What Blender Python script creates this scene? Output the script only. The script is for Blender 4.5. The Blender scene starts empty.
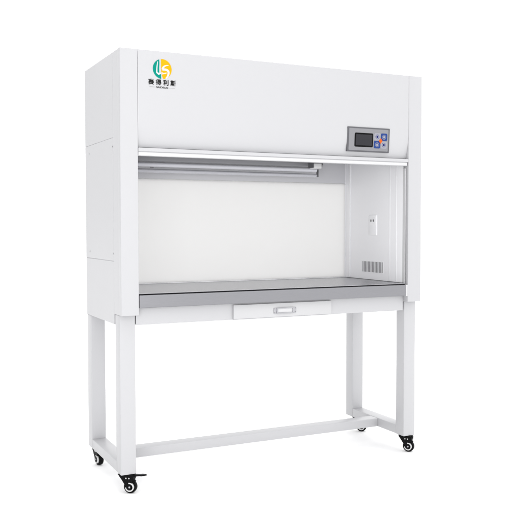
import bpy, bmesh, math
from mathutils import Vector, Matrix, Euler

scene = bpy.context.scene
COL = scene.collection
W, D, ZT = 1.428, 0.541, 1.750      # bench width, depth, height (metres)
S = 0.0705                           # front column width
LW = 0.063                           # leg section
ZB = 0.674                           # underside of the body
LY = 0.035                           # leg / apron front plane
XI = 0.072; XR = 1.350               # inner faces of the side walls

# ---------------------------------------------------------------- materials
def mat(name, col, rough=0.4, metal=0.0, bump=0.0, bscale=400.0, var=0.0, coat=0.0, spec=0.5, stretch=None):
    m = bpy.data.materials.new(name); m.use_nodes = True
    nt = m.node_tree; n = nt.nodes; L = nt.links
    b = n['Principled BSDF']
    b.inputs['Base Color'].default_value = (*col, 1)
    b.inputs['Roughness'].default_value = rough
    b.inputs['Metallic'].default_value = metal
    b.inputs['Coat Weight'].default_value = coat
    b.inputs['Specular IOR Level'].default_value = spec
    tc = n.new('ShaderNodeTexCoord')
    mp = n.new('ShaderNodeMapping'); L.new(tc.outputs['Object'], mp.inputs['Vector'])
    if stretch: mp.inputs['Scale'].default_value = stretch
    if var > 0:
        nz = n.new('ShaderNodeTexNoise'); nz.inputs['Scale'].default_value = 3.0 if not stretch else 60.0
        nz.inputs['Detail'].default_value = 5
        L.new(mp.outputs['Vector'], nz.inputs['Vector'])
        mx = n.new('ShaderNodeMixRGB'); mx.blend_type = 'MIX'
        mx.inputs[1].default_value = (*[c * (1 - var) for c in col], 1)
        mx.inputs[2].default_value = (*[min(1, c * (1 + var)) for c in col], 1)
        L.new(nz.outputs['Fac'], mx.inputs[0]); L.new(mx.outputs[0], b.inputs['Base Color'])
        mr = n.new('ShaderNodeMapRange'); mr.inputs['To Min'].default_value = max(.02, rough * .85)
        mr.inputs['To Max'].default_value = rough * 1.15
        L.new(nz.outputs['Fac'], mr.inputs['Value']); L.new(mr.outputs[0], b.inputs['Roughness'])
    if bump > 0:
        nb = n.new('ShaderNodeTexNoise'); nb.inputs['Scale'].default_value = bscale
        nb.inputs['Detail'].default_value = 3
        L.new(mp.outputs['Vector'], nb.inputs['Vector'])
        bp = n.new('ShaderNodeBump'); bp.inputs['Strength'].default_value = bump
        bp.inputs['Distance'].default_value = 0.001
        L.new(nb.outputs['Fac'], bp.inputs['Height']); L.new(bp.outputs['Normal'], b.inputs['Normal'])
    return m

M_paint = mat('white_powder_coat', (.466, .466, .480), .38, bump=.06, var=.01)
M_inner = mat('white_inner_paint', (.91, .91, .93), .4, bump=.05, var=.01)
M_back  = mat('pale_back_sheet', (.74, .74, .74), .35, var=.008)
M_trim  = mat('bright_white_trim', (.56, .56, .57), .3)
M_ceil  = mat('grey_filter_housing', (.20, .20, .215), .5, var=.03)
M_shade  = mat('grey_shade_band', (.60, .60, .625), .45, var=.02)  # grey stands in for shade high on the rear wall
M_slot  = mat('vent_slot_grey', (.30, .30, .31), .7)
M_lip   = mat('satin_steel_lip', (.262, .262, .278), .36, metal=1.0, var=.12, bump=.14, bscale=90, stretch=(1, 40, 40))
M_steel = mat('brushed_steel', (.42, .42, .44), .28, metal=1.0, var=.13, bump=.14, bscale=90, stretch=(1, 40, 40))
M_gap   = mat('black_gap', (.012, .012, .014), .8, spec=.1)
M_draw  = mat('white_drawer_enamel', (.49, .49, .50), .35)
M_seam  = mat('seam_shadow_gap', (.10, .10, .11), .8)
M_soft  = mat('pale_seam_and_shadow_fill', (.40, .40, .415), .7)  # panel seams, and the painted shadow line below the drawer
M_screw = mat('dull_screw_metal', (.22, .22, .23), .45, metal=.8)
M_black = mat('black_nylon', (.004, .004, .0045), .42, spec=.08, bump=.15, bscale=300)
M_tyre  = mat('black_tyre_rubber', (.004, .004, .004), .5, spec=.08, bump=.15, bscale=300)
M_ring  = mat('white_rim_plastic', (.62, .62, .62), .35)
M_zinc  = mat('zinc_plate', (.42, .42, .44), .32, metal=1.0, var=.08)
M_bezel = mat('grey_plastic_bezel', (.225, .225, .24), .45, var=.03, spec=.3)
M_bezed = mat('dark_grey_edge', (.10, .10, .11), .45, spec=.3)
M_scr   = mat('dark_display_glass', (.022, .022, .027), .3, spec=.22)
M_blue  = mat('blue_keypad', (.018, .048, .20), .5, spec=.15)
M_navy  = mat('navy_keypad_dot', (.01, .015, .12), .5, spec=.15)
M_key   = mat('pale_grey_keypad', (.28, .28, .32), .45, spec=.3)
M_orng  = mat('orange_keypad', (.60, .10, .01), .5, spec=.15)
M_teal  = mat('teal_print', (.0, .22, .17), .6, spec=.1)
M_yell  = mat('yellow_print', (.60, .35, .004), .6, spec=.1)
M_ink   = mat('black_print', (.012, .012, .012), .6, spec=.1)
M_grey  = mat('grey_print', (.30, .30, .31), .5)
M_tube  = mat('lamp_tube_glass', (.54, .54, .58), .2)
M_floor = mat('white_studio_floor', (.96, .96, .96), .9, spec=0.0, var=.003)

# frosted rear window: lets the white studio behind it glow through
nt = M_back.node_tree; b_ = nt.nodes['Principled BSDF']; o_ = nt.nodes['Material Output']
tr = nt.nodes.new('ShaderNodeBsdfTranslucent'); tr.inputs['Color'].default_value = (.87, .867, .863, 1)
mx_ = nt.nodes.new('ShaderNodeMixShader'); mx_.inputs[0].default_value = .66
nt.links.new(b_.outputs[0], mx_.inputs[1]); nt.links.new(tr.outputs[0], mx_.inputs[2]); nt.links.new(mx_.outputs[0], o_.inputs['Surface'])

# ---------------------------------------------------------------- mesh helpers
def finish(name, bm, m, parent=None, smooth=True, angle=40):
    bmesh.ops.recalc_face_normals(bm, faces=bm.faces)
    me = bpy.data.meshes.new(name); bm.to_mesh(me); bm.free()
    if isinstance(m, (list, tuple)):
        for k in m: me.materials.append(k)
    else: me.materials.append(m)
    o = bpy.data.objects.new(name, me); COL.objects.link(o)
    if smooth:
        for p in me.polygons: p.use_smooth = True
        try: me.set_sharp_from_angle(angle=math.radians(angle))
        except Exception: pass
    if parent: o.parent = parent
    return o

def add_box(bm, x0, x1, y0, y1, z0, z1, bev=0.0, seg=2, mi=0):
    t = bmesh.new()
    bmesh.ops.create_cube(t, size=1)
    for v in t.verts:
        v.co = Vector(((x0 + x1) / 2 + v.co.x * (x1 - x0), (y0 + y1) / 2 + v.co.y * (y1 - y0), (z0 + z1) / 2 + v.co.z * (z1 - z0)))
    if bev > 0:
        bmesh.ops.bevel(t, geom=t.edges[:], offset=bev, segments=seg, profile=.5, affect='EDGES')
    for f in t.faces: f.material_index = mi
    merge(bm, t)

def merge(bm, t, mtx=None):
    if mtx is not None: t.transform(mtx)
    me = bpy.data.meshes.new('tmp'); t.to_mesh(me); t.free(); bm.from_mesh(me); bpy.data.meshes.remove(me)

def box(name, x0, x1, y0, y1, z0, z1, m, parent, bev=.0015, seg=2):
    bm = bmesh.new(); add_box(bm, x0, x1, y0, y1, z0, z1, bev, seg)
    return finish(name, bm, m, parent)

def add_prism(bm, pts, h, mtx=Matrix(), bev=0.0, mi=0):
    """outline pts in local XY, extruded +Z by h, then placed by mtx"""
    t = bmesh.new()
    vs = [t.verts.new((p[0], p[1], 0)) for p in pts]
    f = t.faces.new(vs)
    r = bmesh.ops.extrude_face_region(t, geom=[f])
    for v in [g for g in r['geom'] if isinstance(g, bmesh.types.BMVert)]: v.co.z += h
    if bev > 0:
        bmesh.ops.recalc_face_normals(t, faces=t.faces)
        top = [e for e in t.edges if all(v.co.z > h * .5 for v in e.verts)]
        bmesh.ops.bevel(t, geom=top, offset=bev, segments=2, profile=.5, affect='EDGES')
    bmesh.ops.triangulate(t, faces=[f for f in t.faces if len(f.verts) > 4])
    for f in t.faces: f.material_index = mi
    merge(bm, t, mtx)

def add_lathe(bm, prof, n=40, mtx=Matrix(), mi=0):
    """prof: (r, z) list, revolved about local Z"""
    t = bmesh.new(); rings = []
    for r, z in prof:
        if r < 1e-6: rings.append([t.verts.new((0, 0, z))])
        else: rings.append([t.verts.new((r * math.cos(2 * math.pi * i / n), r * math.sin(2 * math.pi * i / n), z)) for i in range(n)])
    for a, b in zip(rings, rings[1:]):
        for i in range(n):
            j = (i + 1) % n
            if len(a) == 1 and len(b) == 1: continue
            if len(a) == 1: t.faces.new((a[0], b[i], b[j]))
            elif len(b) == 1: t.faces.new((a[i], a[j], b[0]))
            else: t.faces.new((a[i], a[j], b[j], b[i]))
    for f in t.faces: f.material_index = mi
    merge(bm, t, mtx)

def rrect(x0, x1, y0, y1, r, n=5):
    out = []
    for cx, cy, a0 in ((x1 - r, y1 - r, 0), (x0 + r, y1 - r, 90), (x0 + r, y0 + r, 180), (x1 - r, y0 + r, 270)):
        for i in range(n + 1):
            a = math.radians(a0 + 90 * i / n); out.append((cx + r * math.cos(a), cy + r * math.sin(a)))
    return out

FRONT = Matrix(((1, 0, 0, 0), (0, 0, -1, 0), (0, 1, 0, 0), (0, 0, 0, 1)))   # local XY -> world XZ, local Z -> -Y
def front_at(x, y, z, tilt=0.0):
    return Matrix.Translation((x, y, z)) @ Matrix.Rotation(tilt, 4, 'X') @ FRONT

# ---------------------------------------------------------------- the bench
bench = bpy.data.objects.new('clean_bench', None); COL.objects.link(bench)
bench['label'] = 'tall white laminar flow clean bench with open front, steel worktop and four black casters'
bench['category'] = 'clean bench'

# side panels: three sheets on one flush face, with thin seams, each side one part
def side_panel(x0, x1, outer):
    bm = bmesh.new()
    zs = [ZB, .9265, 1.4165, ZT]
    y_front, y_mid, y_back = .0335, .103, D
    g = .0006
    for a, b in zip(zs, zs[1:]):
        add_box(bm, x0, x1, y_mid + g, y_back, a + (g if a > ZB else 0), b - (g if b < ZT else 0), .0008, 1)
    add_box(bm, x0, x1, y_front, y_mid - g, .7155, ZT, .0008, 1)
    # seam filler just under the surface
    add_box(bm, x0 + .0014, x1 - .0014, y_front + .002, y_back - .002, .7165, ZT - .002, 0, 1, mi=1)
    add_box(bm, x0 + .0014, x1 - .0014, y_mid + .002, y_back - .002, ZB + .002, .7160, 0, 1, mi=1)
    o = finish('side_panel', bm, [M_paint, M_soft], bench)
    for z in (1.381, .956):
        for y in (.109, .473):
            s = bmesh.new(); x = x0 if outer < 0 else x1
            mt = Matrix.Translation((x, y, z)) @ Matrix.Rotation(math.radians(90) * outer, 4, 'Y')
            add_lathe(s, [(0, .0012), (.0028, .0012), (.0040, .0004), (.0044, -.0005)], 16, mt)
            add_lathe(s, [(.0045, -.0002), (.0045, .0007), (.0062, .0007), (.0064, -.0002)], 20, mt, mi=1)
            finish('screw', s, [M_screw, M_trim], o)
    return o
side_panel(0.0, .068, -1)
side_panel(XR + .004, W, 1)
# inner liners of the working chamber
box('inner_liner', .0683, XI, .036, D - .012, .803, 1.42, M_inner, bench, .0005, 1)
liner = box('inner_liner', XR, XR + .0037, .036, D - .012, .803, 1.42, M_inner, bench, .0005, 1)
box('liner_lip', XR, XR + .0037, .016, .0357, .803, 1.3305, M_trim, liner, .0004, 1)
for y in (.085, .137):                                    # folded ribs of the right liner
    box('liner_rib', XR - .0014, XR - .0001, y - .004, y + .004, .806, 1.385, M_inner, liner, .001, 2)
box('liner_rib', XR - .006, XR - .0001, .478, .492, .806, 1.385, M_inner, liner, .0015, 2)

# front columns with folded lips
def column(x0, x1):
    bm = bmesh.new(); add_box(bm, x0, x1, 0, .033, .7155, ZT + .001, .0028, 3)
    return finish('front_column', bm, M_paint, bench)
column(-.0010, S); column(W - S - .001, W + .001)

# top, back and chamber ceiling
box('top_panel', .0685, XR + .0035, .034, D, ZT - .022, ZT - .001, M_paint, bench)
bm = bmesh.new()
add_box(bm, .0685, XR + .0035, D - .0115, D, 1.2800, ZT - .0225, .0008, 1)
add_box(bm, .0685, XR + .0035, D - .0115, D, ZB, .8060, .0008, 1)
add_box(bm, .0685, .0800, D - .0114, D - .0001, .8061, 1.2799, 0, 1)
add_box(bm, XR - .0075, XR + .0035, D - .0114, D - .0001, .8061, 1.2799, 0, 1)
bw = finish('rear_wall', bm, M_inner, bench)
box('back_panel', .078, XR - .006, D - .0165, D - .0118, .8043, 1.2835, M_back, bench, .001, 1)
box('back_panel_sill', .0725, XR - .0005, D - .030, D - .0168, .8007, .8040, M_inner, bench, .001, 1)
box('back_shade_band', XI + .0003, XR - .0065, D - .0165, D - .0118, 1.2841, 1.3915, M_shade, bench, .0005, 1)  # sheet added over the wall, grey for the shade under the hood
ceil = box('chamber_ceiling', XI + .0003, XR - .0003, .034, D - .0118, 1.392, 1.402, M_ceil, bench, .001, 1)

# hood front: one sheet that curls inward at its lower edge
prof = [(.0015, ZT), (.0015, 1.60), (.0015, 1.50)]
for i in range(1, 15):
    t = i / 14; prof.append((.0015 + .021 * t ** 2.2, 1.50 - .125 * t))
bm = bmesh.new(); th = .0022; rows = []
xa, xb = S + .0007, W - S - .0017
for x in (xa, xb):
    a = [bm.verts.new((x, y, z)) for y, z in prof]; b = [bm.verts.new((x, y + th, z)) for y, z in prof]
    rows.append((a, b))
(a0, b0), (a1, b1) = rows
for i in range(len(prof) - 1):
    bm.faces.new((a0[i], a0[i + 1], a1[i + 1], a1[i])); bm.faces.new((b0[i], b1[i], b1[i + 1], b0[i + 1]))
    bm.faces.new((a0[i], b0[i], b0[i + 1], a0[i + 1])); bm.faces.new((a1[i], a1[i + 1], b1[i + 1], b1[i]))
bm.faces.new((a0[0], a1[0], b1[0], b0[0])); bm.faces.new((a0[-1], b0[-1], b1[-1], a1[-1]))
hood = finish('hood_front', bm, M_paint, bench, angle=60)
box('hood_backing', S + .001, W - S - .002, .033, .0335 + .010, 1.372, ZT - .024, M_seam, bench, .0004, 1)

# sash rail under the hood: two steps
bm = bmesh.new()
add_box(bm, S + .0012, W - S - .0006, .000, .030, 1.3572, 1.3718, .002, 3)
add_box(bm, S + .0012, W - S - .010, .0025, .030, 1.3549, 1.3571, 0, 1, mi=1)
add_box(bm, S + .0012, W - S - .008, .0005, .026, 1.3405, 1.3548, .0025, 3, mi=2)
finish('sash_rail', bm, [M_paint, M_soft, M_trim], bench)

# ---------------------------------------------------------------- worktop
wt = box('worktop', XI + .0004, XR - .0004, .010, D - .0305, .7991, .8005, M_steel, bench, 0, 1)
box('front_lip', S + .0012, XR - .0035, -.0010, .0300, .7445, .7948, M_lip, wt, .0022, 3)
box('shadow_gap', S + .0016, XR + .0005, .0135, .0300, .7950, .7989, M_gap, wt, 0, 1)
box('lip_end_cap', XR - .0030, XR + .0062, .0005, .0290, .7425, .7950, M_trim, wt, .0012, 2)
box('worktop_tray', .0690, XR + .003, .0345, D - .012, .7440, .7960, M_paint, bench, .001, 1)

# apron and drawer
box('apron', .0675, 1.3530, LY - .0015, .0342, ZB, .7435, M_paint, bench, .0005, 1)
box('apron_return', .0680, 1.3525, .0346, D - .02, ZB + .0015, .7430, M_paint, bench, .0005, 1)
dr = box('drawer', .4866, .9606, .0215, .0332, .6775, .7365, M_draw, bench, .0016, 2)
box('drawer_shadow_strip', .4886, .9586, .0235, .0332, .6742, .6773, M_soft, dr, 0, 1)  # strip added below the drawer, its grey painting the shadow line
bm = bmesh.new()
mt = front_at(0, .0213, 0)
add_prism(bm, rrect(.672, .7815, .6915, .7170, .0035), .0022, mt, .0007)          # flange
for z in (.6935, .7150):
    add_box(bm, .689, .765, .0145, .0190, z - .0022, z + .0022, .0009, 2)
for x in (.689, .765):
    add_box(bm, x - .0024, x + .0024, .0145, .0190, .6935 - .0022, .7150 + .0022, .0009, 2)
hd = finish('drawer_handle', bm, M_zinc, dr)
bm = bmesh.new(); add_prism(bm, rrect(.6915, .7625, .6960, .7125, .0015), .0006, front_at(0, .0190, 0))
finish('handle_label_card', bm, M_trim, dr)
for x in (.6775, .7765):
    for z in (.6960, .7125):
        bm = bmesh.new(); add_lathe(bm, [(0, .0012), (.0018, .001), (.0022, 0)], 12, front_at(x, .0191, z))
        finish('handle_screw', bm, M_screw, dr)

# ---------------------------------------------------------------- stand
RX = W - .0018
legs = []
for x0 in (.0018, RX - LW):
    for y0 in (LY, D - LW - .001):
        legs.append(box('leg', x0, x0 + LW, y0, y0 + LW, .080, (ZB - .0004 if y0 > .1 else .7148), M_paint, bench, .0028, 3))
for x0 in (.0018, RX - LW):
    box('side_rail', x0 + .0008, x0 + LW - .0008, LY + LW + .0002, D - LW - .0012, .0805, .1225, M_paint, bench, .0022, 2)
box('cross_rail', .0018 + LW - .0006, RX - LW + .0006, .247, .309, .0812, .1218, M_paint, bench, .0022, 2)

# ---------------------------------------------------------------- casters
def caster(px, py, ang, plen=1.0):
    """wheel axis (toward the viewer) at angle ang; built round the pivot at (px, py)"""
    root_m = Matrix.Translation((px, py, 0)) @ Matrix.Rotation(ang, 4, 'Z')
    # local frame: +x trail direction, -y wheel face normal
    R, hw, cx, cz = .0265, .0105, .018, .0265
    # fork = plate + kingpin + two triangular cheeks
    bm = bmesh.new()
    add_box(bm, -.027, .033, -.024, .024, .0765, .0798, .0008, 2)
    add_lathe(bm, [(.0, .0765), (.019, .0765), (.021, .0735), (.019, .0705), (0, .0705)], 32)
    cheek = [(-.026, .0752), (-.027, .0715), (-.014, .054), (.000, .0325), (.006, .0190), (.0145, .0150), (.0225, .0185),
             (.027, .0285), (.0265, .042), (.031, .052), (.036, .060), (.037, .0715), (.035, .0752)]
    for s in (-1, 1):
        y = -(hw + .0045) if s < 0 else hw + .0015
        m = Matrix(((1, 0, 0, 0), (0, 0, 1, y), (0, 1, 0, 0), (0, 0, 0, 1)))
        add_prism(bm, cheek, .003, m)
    add_box(bm, -.018, .029, -(hw + .0020), hw + .002, .0560, .0708, .002, 2)
    bm.transform(root_m); fork = finish('caster', bm, M_black, bench)
    # wheel
    wm = root_m @ Matrix.Translation((cx, 0, cz)) @ Matrix.Rotation(math.radians(90), 4, 'X')
    bm = bmesh.new()
    add_lathe(bm, [(.0, -hw + .003), (.018, -hw + .003), (.020, -hw), (.0242, -hw), (R - .0004, -hw + .003), (R, 0), (R - .0004, hw - .003), (.0242, hw), (.020, hw), (.018, hw - .003), (0, hw - .003)], 56, wm)
    finish('wheel', bm, M_tyre, fork)
    bm = bmesh.new()
    add_lathe(bm, [(.0136, hw + .0050), (.0139, hw + .0056), (.0176, hw + .0056), (.0180, hw + .0050), (.0180, hw - .0028), (.0136, hw - .0028)], 56, wm)
    # the open C of the rim: cut the part covered by the cheek
    cut = [f for f in bm.faces if 100 < (math.degrees(math.atan2((wm.inverted() @ f.calc_center_median()).y, (wm.inverted() @ f.calc_center_median()).x)) % 360) < 188]
    bmesh.ops.delete(bm, geom=cut, context='FACES')
    finish('rim_ring', bm, M_ring, fork)
    bm = bmesh.new()
    add_lathe(bm, [(0, hw + .0080), (.0024, hw + .0076), (.0040, hw + .0062), (.0042, hw - .002)], 24, wm)
    finish('axle_bolt', bm, M_zinc, fork)
    for x in (.004, .0165):
        bm = bmesh.new(); add_lathe(bm, [(0, hw + .0068), (.0022, hw + .0066), (.0030, hw + .0050), (.0030, hw + .003)], 16, root_m @ Matrix.Translation((x, 0, .0620)) @ Matrix.Rotation(math.radians(90), 4, 'X'))
        finish('fork_rivet', bm, M_ring, fork)
    if True:
        bm = bmesh.new()
        ped = [(.020, -.012), (.034, -.012), (.046, -.008), (.052, -.011), (.062, -.0095), (.066, 0), (.062, .0095), (.052, .011), (.046, .008), (.034, .012), (.020, .012)]
        ped = [(.020 + (a - .020) * plen, b * (.55 if a > .055 and plen > 1 else 1)) for a, b in ped]
        add_prism(bm, ped, .005, Matrix.Translation((0, 0, .0665)) @ Matrix.Rotation(math.radians(-5), 4, 'Y'), .0012)
        add_box(bm, .026, .036, -.009, .009, .046, .0665, .003, 2)
        add_box(bm, .030, .040, -.007, .007, .044, .052, .003, 2)
        bm.transform(root_m); finish('brake_pedal', bm, M_black, fork)
    return fork
lc = .0018 + LW / 2; rc = RX - LW / 2; fy = LY + LW / 2; by = D - .001 - LW / 2
caster(lc, fy, math.radians(-38), 1.45)
caster(rc, fy, math.radians(-52), .45)
caster(lc, by, math.radians(-80), .4)
caster(rc + .010, by - .022, math.radians(-42), .4)

# ---------------------------------------------------------------- control panel
cw, chh = .2235, .1085
tilt = -math.atan2(.0075, chh)     # top nearer than the bottom
cm = front_at(1.1335, .0085, 1.4495, 0)
cm = Matrix.Translation((1.1390, .0115, 1.4500)) @ Matrix.Rotation(math.atan2(.0075, chh), 4, 'X') @ FRONT
bm = bmesh.new(); add_prism(bm, rrect(-cw / 2, cw / 2, -chh / 2, chh / 2, .002), .010, cm, .0010)
cp = finish('control_panel', bm, M_bezed, bench)
def plate(name, x0, x1, y0, y1, z0, h, m, r=.002, bev=.0005, pts=None):
    b = bmesh.new(); add_prism(b, pts or rrect(x0, x1, y0, y1, r), h, cm @ Matrix.Translation((0, 0, z0)), bev)
    return finish(name, b, m, cp)
e = .0075
plate('panel_face', -cw / 2 + e, cw / 2 - e, -chh / 2 + e * .8, chh / 2 - e * .8, .0100, .0008, M_bezel, .003)
def uv(u, v): return (-cw / 2 + cw * u, chh / 2 - chh * v)
sx0, sy1 = uv(.165, .23); sx1, sy0 = uv(.600, .80)
plate('display_frame', sx0, sx1, sy0, sy1, .0108, .0010, M_black, .006)
plate('display', sx0 + .006, sx1 - .006, sy0 + .007, sy1 - .007, .0118, .0004, M_scr, .003, .0001)
bxs = [(.700, .36, M_key, M_navy), (.860, .36, M_blue, M_key), (.700, .68, M_blue, M_key), (.860, .68, M_key, M_navy)]
hx, hy = .0170, .0165
for u, v, m1, m2 in bxs:
    x, y = uv(u, v)
    k = plate('button', x - hx, x + hx, y - hy, y + hy, .0108, .0012, m1, .006)
    b = bmesh.new(); add_lathe(b, [(0, .0005), (.0052, .0005), (.0056, 0)], 24, cm @ Matrix.Translation((x, y, .0120)))
    d = finish('button_icon', b, m2, cp)
    b = bmesh.new(); add_lathe(b, [(.0088, 0), (.0088, .0003), (.0102, .0003), (.0102, 0)], 32, cm @ Matrix.Translation((x, y, .0120)))
    finish('button_ring', b, m2 if m1 is M_blue else M_blue, cp)
x, y = uv(.780, .52)
r = .0125
plate('button', 0, 0, 0, 0, .0121, .0012, M_orng, pts=[(x + r * .8, y), (x, y + r), (x - r * .8, y), (x, y - r)])

# ---------------------------------------------------------------- emblem and name on the hood
def flat(name, m, polys, parent, y=.0013, h=.0005):
    b = bmesh.new()
    for p in polys: add_prism(b, p, h, front_at(0, y, 0))
    return finish(name, b, m, parent, smooth=False)
ecx, ecz, er = .1718, 1.6815, .0388
def E(u, v): return (ecx + u * er, ecz + v * er)
def arc(a0, a1, n=24, r=1.0): return [E(r * math.cos(math.radians(a0 + (a1 - a0) * i / n)), r * math.sin(math.radians(a0 + (a1 - a0) * i / n))) for i in range(n + 1)]
def bez(p0, p1, p2, p3, n=12):
    out = []
    for i in range(n + 1):
        t = i / n; q = 1 - t
        out.append(E(*[q**3 * a + 3*q*q*t * b + 3*q*t*t * c + t**3 * d for a, b, c, d in zip(p0, p1, p2, p3)]))
    return out
# teal left leaf, cut by a white slanted stroke that foots to the right
teal_a = arc(108, 252, 30) + bez((-.31, -.95), (-.10, -.95), (-.12, -1.0), (-.10, -.98), 4)[1:] + [E(-.17, -.52), E(-.38, -.55), E(-.62, -.60), E(-.50, -.20), E(-.36, .40), E(-.30, .95)]
teal_a = arc(109, 263, 36) + [E(-.14, -.55), E(-.33, -.44), E(-.33, .1)] + [E(-.30, .60)]
teal = flat('emblem_leaf', M_teal, [teal_a], hood)
# white L stroke on the teal leaf
flat('emblem_stroke', M_trim, [bez((-.52, .72), (-.62, .3), (-.66, -.1), (-.66, -.42), 8) + bez((-.40, -.62), (-.20, -.52), (-.05, -.40), (.10, -.30), 6) + bez((-.05, -.34), (-.25, -.40), (-.42, -.45), (-.52, -.34), 6) + bez((-.52, .0), (-.50, .3), (-.48, .5), (-.46, .74), 6)], hood, y=.0007, h=.0003)
yell_a = arc(-58, 98, 44) + bez((-.13, .5), (-.13, .2), (-.13, 0), (-.13, -.12), 6) + bez((.1, -.1), (.3, -.12), (.45, -.1), (.52, -.22), 6)[1:] + bez((.55, -.4), (.35, -.7), (.1, -.72), (-.06, -.68), 6) + [E(-.04, -.999)]
yell_a = arc(-84, 98, 48)
flat('emblem_disc', M_yell, [yell_a + [E(-.13, .1), E(-.10, -.5)]], hood)
# white S swoosh across the yellow disc
def ribbon(pts, w):
    L, Rr = [], []
    for i, p in enumerate(pts):
        a = pts[max(0, i - 1)]; b = pts[min(len(pts) - 1, i + 1)]
        d = Vector((b[0] - a[0], b[1] - a[1])).normalized(); n = Vector((-d.y, d.x)) * w[i] * er
        L.append((p[0] + n.x, p[1] + n.y)); Rr.append((p[0] - n.x, p[1] - n.y))
    return [[L[i], L[i + 1], Rr[i + 1], Rr[i]] for i in range(len(L) - 1)]
s1 = bez((.66, .42), (.30, .42), (.05, .22), (.0, -.04), 10)
s2 = bez((.0, -.04), (.25, -.02), (.62, .02), (.66, -.28), 10)[1:]
s3 = bez((.66, -.28), (.66, -.60), (.52, -.80), (.34, -.92), 8)[1:]
sp = s1 + s2 + s3
ww = [.03 + .06 * min(1, i / 6) for i in range(len(s1))] + [.11] * len(s2) + [.11 - .008 * i for i in range(len(s3))]
flat('emblem_stroke', M_trim, ribbon(s1, ww[:len(s1)]), hood, y=.0007, h=.0003)
flat('emblem_stroke', M_trim, ribbon(s1[-1:] + s2 + s3, [.11] + ww[len(s1):]), hood, y=.00055, h=.0003)
s4 = bez((-.10, -.52), (.10, -.42), (.30, -.44), (.44, -.34), 8)
flat('emblem_stroke', M_trim, ribbon(s4, [.05] * len(s4)), hood, y=.0007, h=.0003)

def text(name, s, size, x, z, m, xs=1.0, bold=0.0, parent=None, spacing=1.0, fat=0.0):
    cu = bpy.data.curves.new(name, 'FONT'); cu.body = s; cu.size = size
    cu.align_x = 'CENTER'; cu.extrude = .0002; cu.offset = bold; cu.space_character = spacing
    t = bpy.data.objects.new(name, cu); COL.objects.link(t)
    bpy.context.view_layer.update()
    dg = bpy.context.evaluated_depsgraph_get()
    me = bpy.data.meshes.new_from_object(t.evaluated_get(dg))
    bpy.data.objects.remove(t)
    print('TEXT', s, len(me.vertices), [round(v, 4) for v in (min(v.co.x for v in me.vertices), max(v.co.x for v in me.vertices), min(v.co.y for v in me.vertices), max(v.co.y for v in me.vertices))])
    me.transform(Matrix.Diagonal((xs, 1, 1, 1)))
    if fat > 0:
        b = bmesh.new()
        for k, (dx, dy) in enumerate(((0, 0), (fat, 0), (-fat, 0), (0, fat), (0, -fat))):
            q = me.copy(); q.transform(Matrix.Translation((dx, dy, k * .00006))); b.from_mesh(q); bpy.data.meshes.remove(q)
        b.to_mesh(me); b.free()
    me.transform(front_at(x, .0009, z))
    me.materials.clear(); me.materials.append(m)
    o = bpy.data.objects.new(name, me); COL.objects.link(o); o.parent = parent
    return o
for ch, xx in zip('赛得利斯', (.1258, .1562, .1868, .2165)):
    text('name_character', ch, .0235, xx, 1.6205, M_ink, 1.0, .0002, hood, fat=.00045)
text('name_lettering', 'SAIDELISI', .0095, .1715, 1.6065, M_ink, 1.28, .00015, hood)
for a in (.119, .199): flat('name_rule', M_grey, [[(a, 1.6092), (a + .025, 1.6092), (a + .025, 1.6101), (a, 1.6101)]], hood)

# ---------------------------------------------------------------- chamber fittings
# upper batten light with bracket, lower bare tube
bm = bmesh.new(); add_box(bm, .12, 1.030, .215, .300, 1.3400, 1.3918, .003, 2)
bat = finish('ceiling_light', bm, M_ceil, bench)
bm = bmesh.new(); add_box(bm, .943, .985, .150, .190, 1.3270, 1.3500, .003, 3)
hk = finish('sash_bracket', bm, M_trim, bench)
box('bracket_clip', .9375, .9425, .148, .192, 1.3290, 1.3915, M_seam, hk, .001, 1)
box('bracket_clip', .9855, .9950, .155, .185, 1.3370, 1.3500, M_screw, hk, .002, 2)
def tube_x(name, x0, x1, y, z, r, m, parent):
    b = bmesh.new(); mt = Matrix.Translation((x0, y, z)) @ Matrix.Rotation(math.radians(90), 4, 'Y')
    Ln = x1 - x0
    add_lathe(b, [(0, 0), (r * .8, 0), (r, .002), (r, Ln - .002), (r * .8, Ln), (0, Ln)], 28, mt)
    return finish(name, b, m, parent)
tube_x('lamp_tube', .15, 1.025, .268, 1.3280, .0095, M_tube, bat)
bm = bmesh.new(); add_box(bm, .12, 1.100, .400, .440, 1.3300, 1.3560, .003, 2)
bat2 = finish('uv_light', bm, M_ceil, bench)
tube_x('lamp_tube', .145, 1.112, .420, 1.3130, .0085, M_tube, bat2)
for x in (.135, 1.1195):
    bm = bmesh.new(); add_box(bm, x - .0035, x + .0035, .413, .427, 1.3055, 1.3318 + (.012 if x > 1 else 0), .002, 2)
    finish('lamp_socket', bm, M_screw, bat2)
box('lamp_clip', .255, .271, .402, .410, 1.3260, 1.3318, M_seam, bat2, .001, 1)

# power socket on the right wall
def rw(y, z, dx=0.0):     # local XY -> (-Y.., Z) on the right liner, local Z -> -X
    return Matrix.Translation((XR - dx, y, z)) @ Matrix(((0, 0, -1, 0), (-1, 0, 0, 0), (0, 1, 0, 0), (0, 0, 0, 1)))
bm = bmesh.new(); add_prism(bm, rrect(-.034, .034, -.050, .050, .004), .0042, rw(.276, 1.0700), .0012)
so = finish('power_socket', bm, M_inner, bench)
bm = bmesh.new(); add_prism(bm, rrect(-.025, .025, -.018, .020, .003), .0015, rw(.276, 1.0900, .0043), .0006)
finish('socket_insert', bm, M_inner, so)
for dy in (-.010, .010):
    bm = bmesh.new(); add_prism(bm, rrect(-.0042, .0042, -.0055, .0055, .0015), .0006, rw(.276 + dy, 1.0920, .0059))
    finish('socket_hole', bm, M_seam, so)
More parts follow.
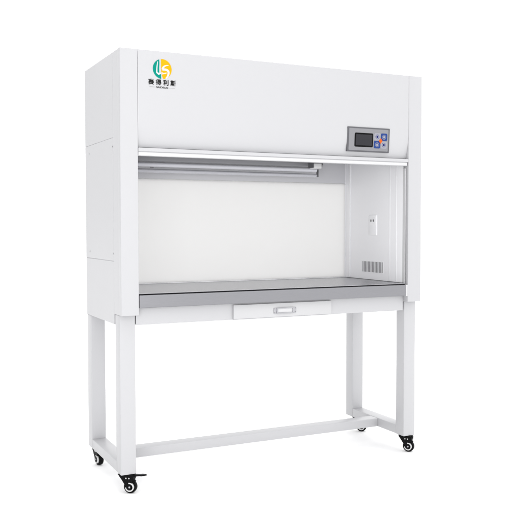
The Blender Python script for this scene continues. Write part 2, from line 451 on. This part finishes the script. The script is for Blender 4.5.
# louvred vent
bm = bmesh.new(); add_prism(bm, rrect(-.092, .092, -.0310, .0310, .001), .0008, rw(.279, .8650), 0)
ve = finish('air_vent', bm, M_inner, bench)
bm = bmesh.new()
for i in range(15):
    yy = -.084 + i * .012
    add_prism(bm, rrect(yy - .0034, yy + .0034, -.026, .026, .001, 2), .0005, rw(.279, .8650, .0009))
finish('vent_slots', bm, M_slot, ve)

# ---------------------------------------------------------------- floor
bm = bmesh.new(); bmesh.ops.create_grid(bm, x_segments=8, y_segments=8, size=400)
fl = finish('floor', bm, M_floor, None, smooth=False); fl['kind'] = 'structure'

# ---------------------------------------------------------------- studio light
w = bpy.data.worlds.new('World'); scene.world = w; w.use_nodes = True
nt = w.node_tree; n = nt.nodes; L = nt.links
bg = n['Background']; tc = n.new('ShaderNodeTexCoord'); sp_ = n.new('ShaderNodeSeparateXYZ')
L.new(tc.outputs['Generated'], sp_.inputs[0])
def mth(op, a, b, clamp=False):
    q = n.new('ShaderNodeMath'); q.operation = op; q.use_clamp = clamp
    for i, v in enumerate((a, b)):
        if isinstance(v, (int, float)): q.inputs[i].default_value = v
        else: L.new(v, q.inputs[i])
    return q.outputs[0]
up = mth('MAXIMUM', sp_.outputs['Z'], 0.0)
lf = mth('MAXIMUM', mth('MULTIPLY', sp_.outputs['X'], -1.0), 0.0)
fr = mth('MAXIMUM', mth('MULTIPLY', sp_.outputs['Y'], -1.0), 0.0)
st = mth('ADD', mth('ADD', 1.45, mth('MULTIPLY', up, .60)), mth('SUBTRACT', mth('MULTIPLY', fr, .0), mth('MULTIPLY', lf, 1.1)))
L.new(st, bg.inputs['Strength']); bg.inputs['Color'].default_value = (1, 1, 1, 1)

ld = bpy.data.lights.new('fill_softbox', 'AREA'); ld.shape = 'RECTANGLE'; ld.size = 1.6; ld.size_y = 1.8; ld.energy = 58  # unseen, added to brighten the front and the chamber walls
lo = bpy.data.objects.new('fill_softbox', ld); COL.objects.link(lo); lo.location = (-2.0, -3.9, 1.25)
lo.rotation_euler = (Vector((.7, .2, 1.0)) - lo.location).to_track_quat('-Z', 'Y').to_euler()

# ---------------------------------------------------------------- camera
cam = bpy.data.cameras.new('camera'); co = bpy.data.objects.new('camera', cam); COL.objects.link(co)
yaw, pitch, roll, f = .4565, -.0412, -.001, 815.5
F = Vector((math.sin(yaw) * math.cos(pitch), math.cos(yaw) * math.cos(pitch), math.sin(pitch)))
R0 = Vector((math.cos(yaw), -math.sin(yaw), 0)); U0 = R0.cross(F)
R1 = R0 * math.cos(roll) + U0 * math.sin(roll); U1 = -R0 * math.sin(roll) + U0 * math.cos(roll)
mw = Matrix((R1, U1, -F)).transposed().to_4x4(); mw.translation = Vector((-.9078, -3.0655, 1.0644)); co.matrix_world = mw
cam.sensor_width = 36; cam.lens = f / 520 * 36; cam.clip_end = 2000; cam.clip_start = .05
scene.camera = co
scene.view_settings.view_transform = 'Standard'; scene.view_settings.look = 'None'
scene.view_settings.exposure = 0; scene.view_settings.gamma = 1
scene.render.resolution_x = 1024; scene.render.resolution_y = 1024
scene.cycles.max_bounces = 12; scene.cycles.diffuse_bounces = 8
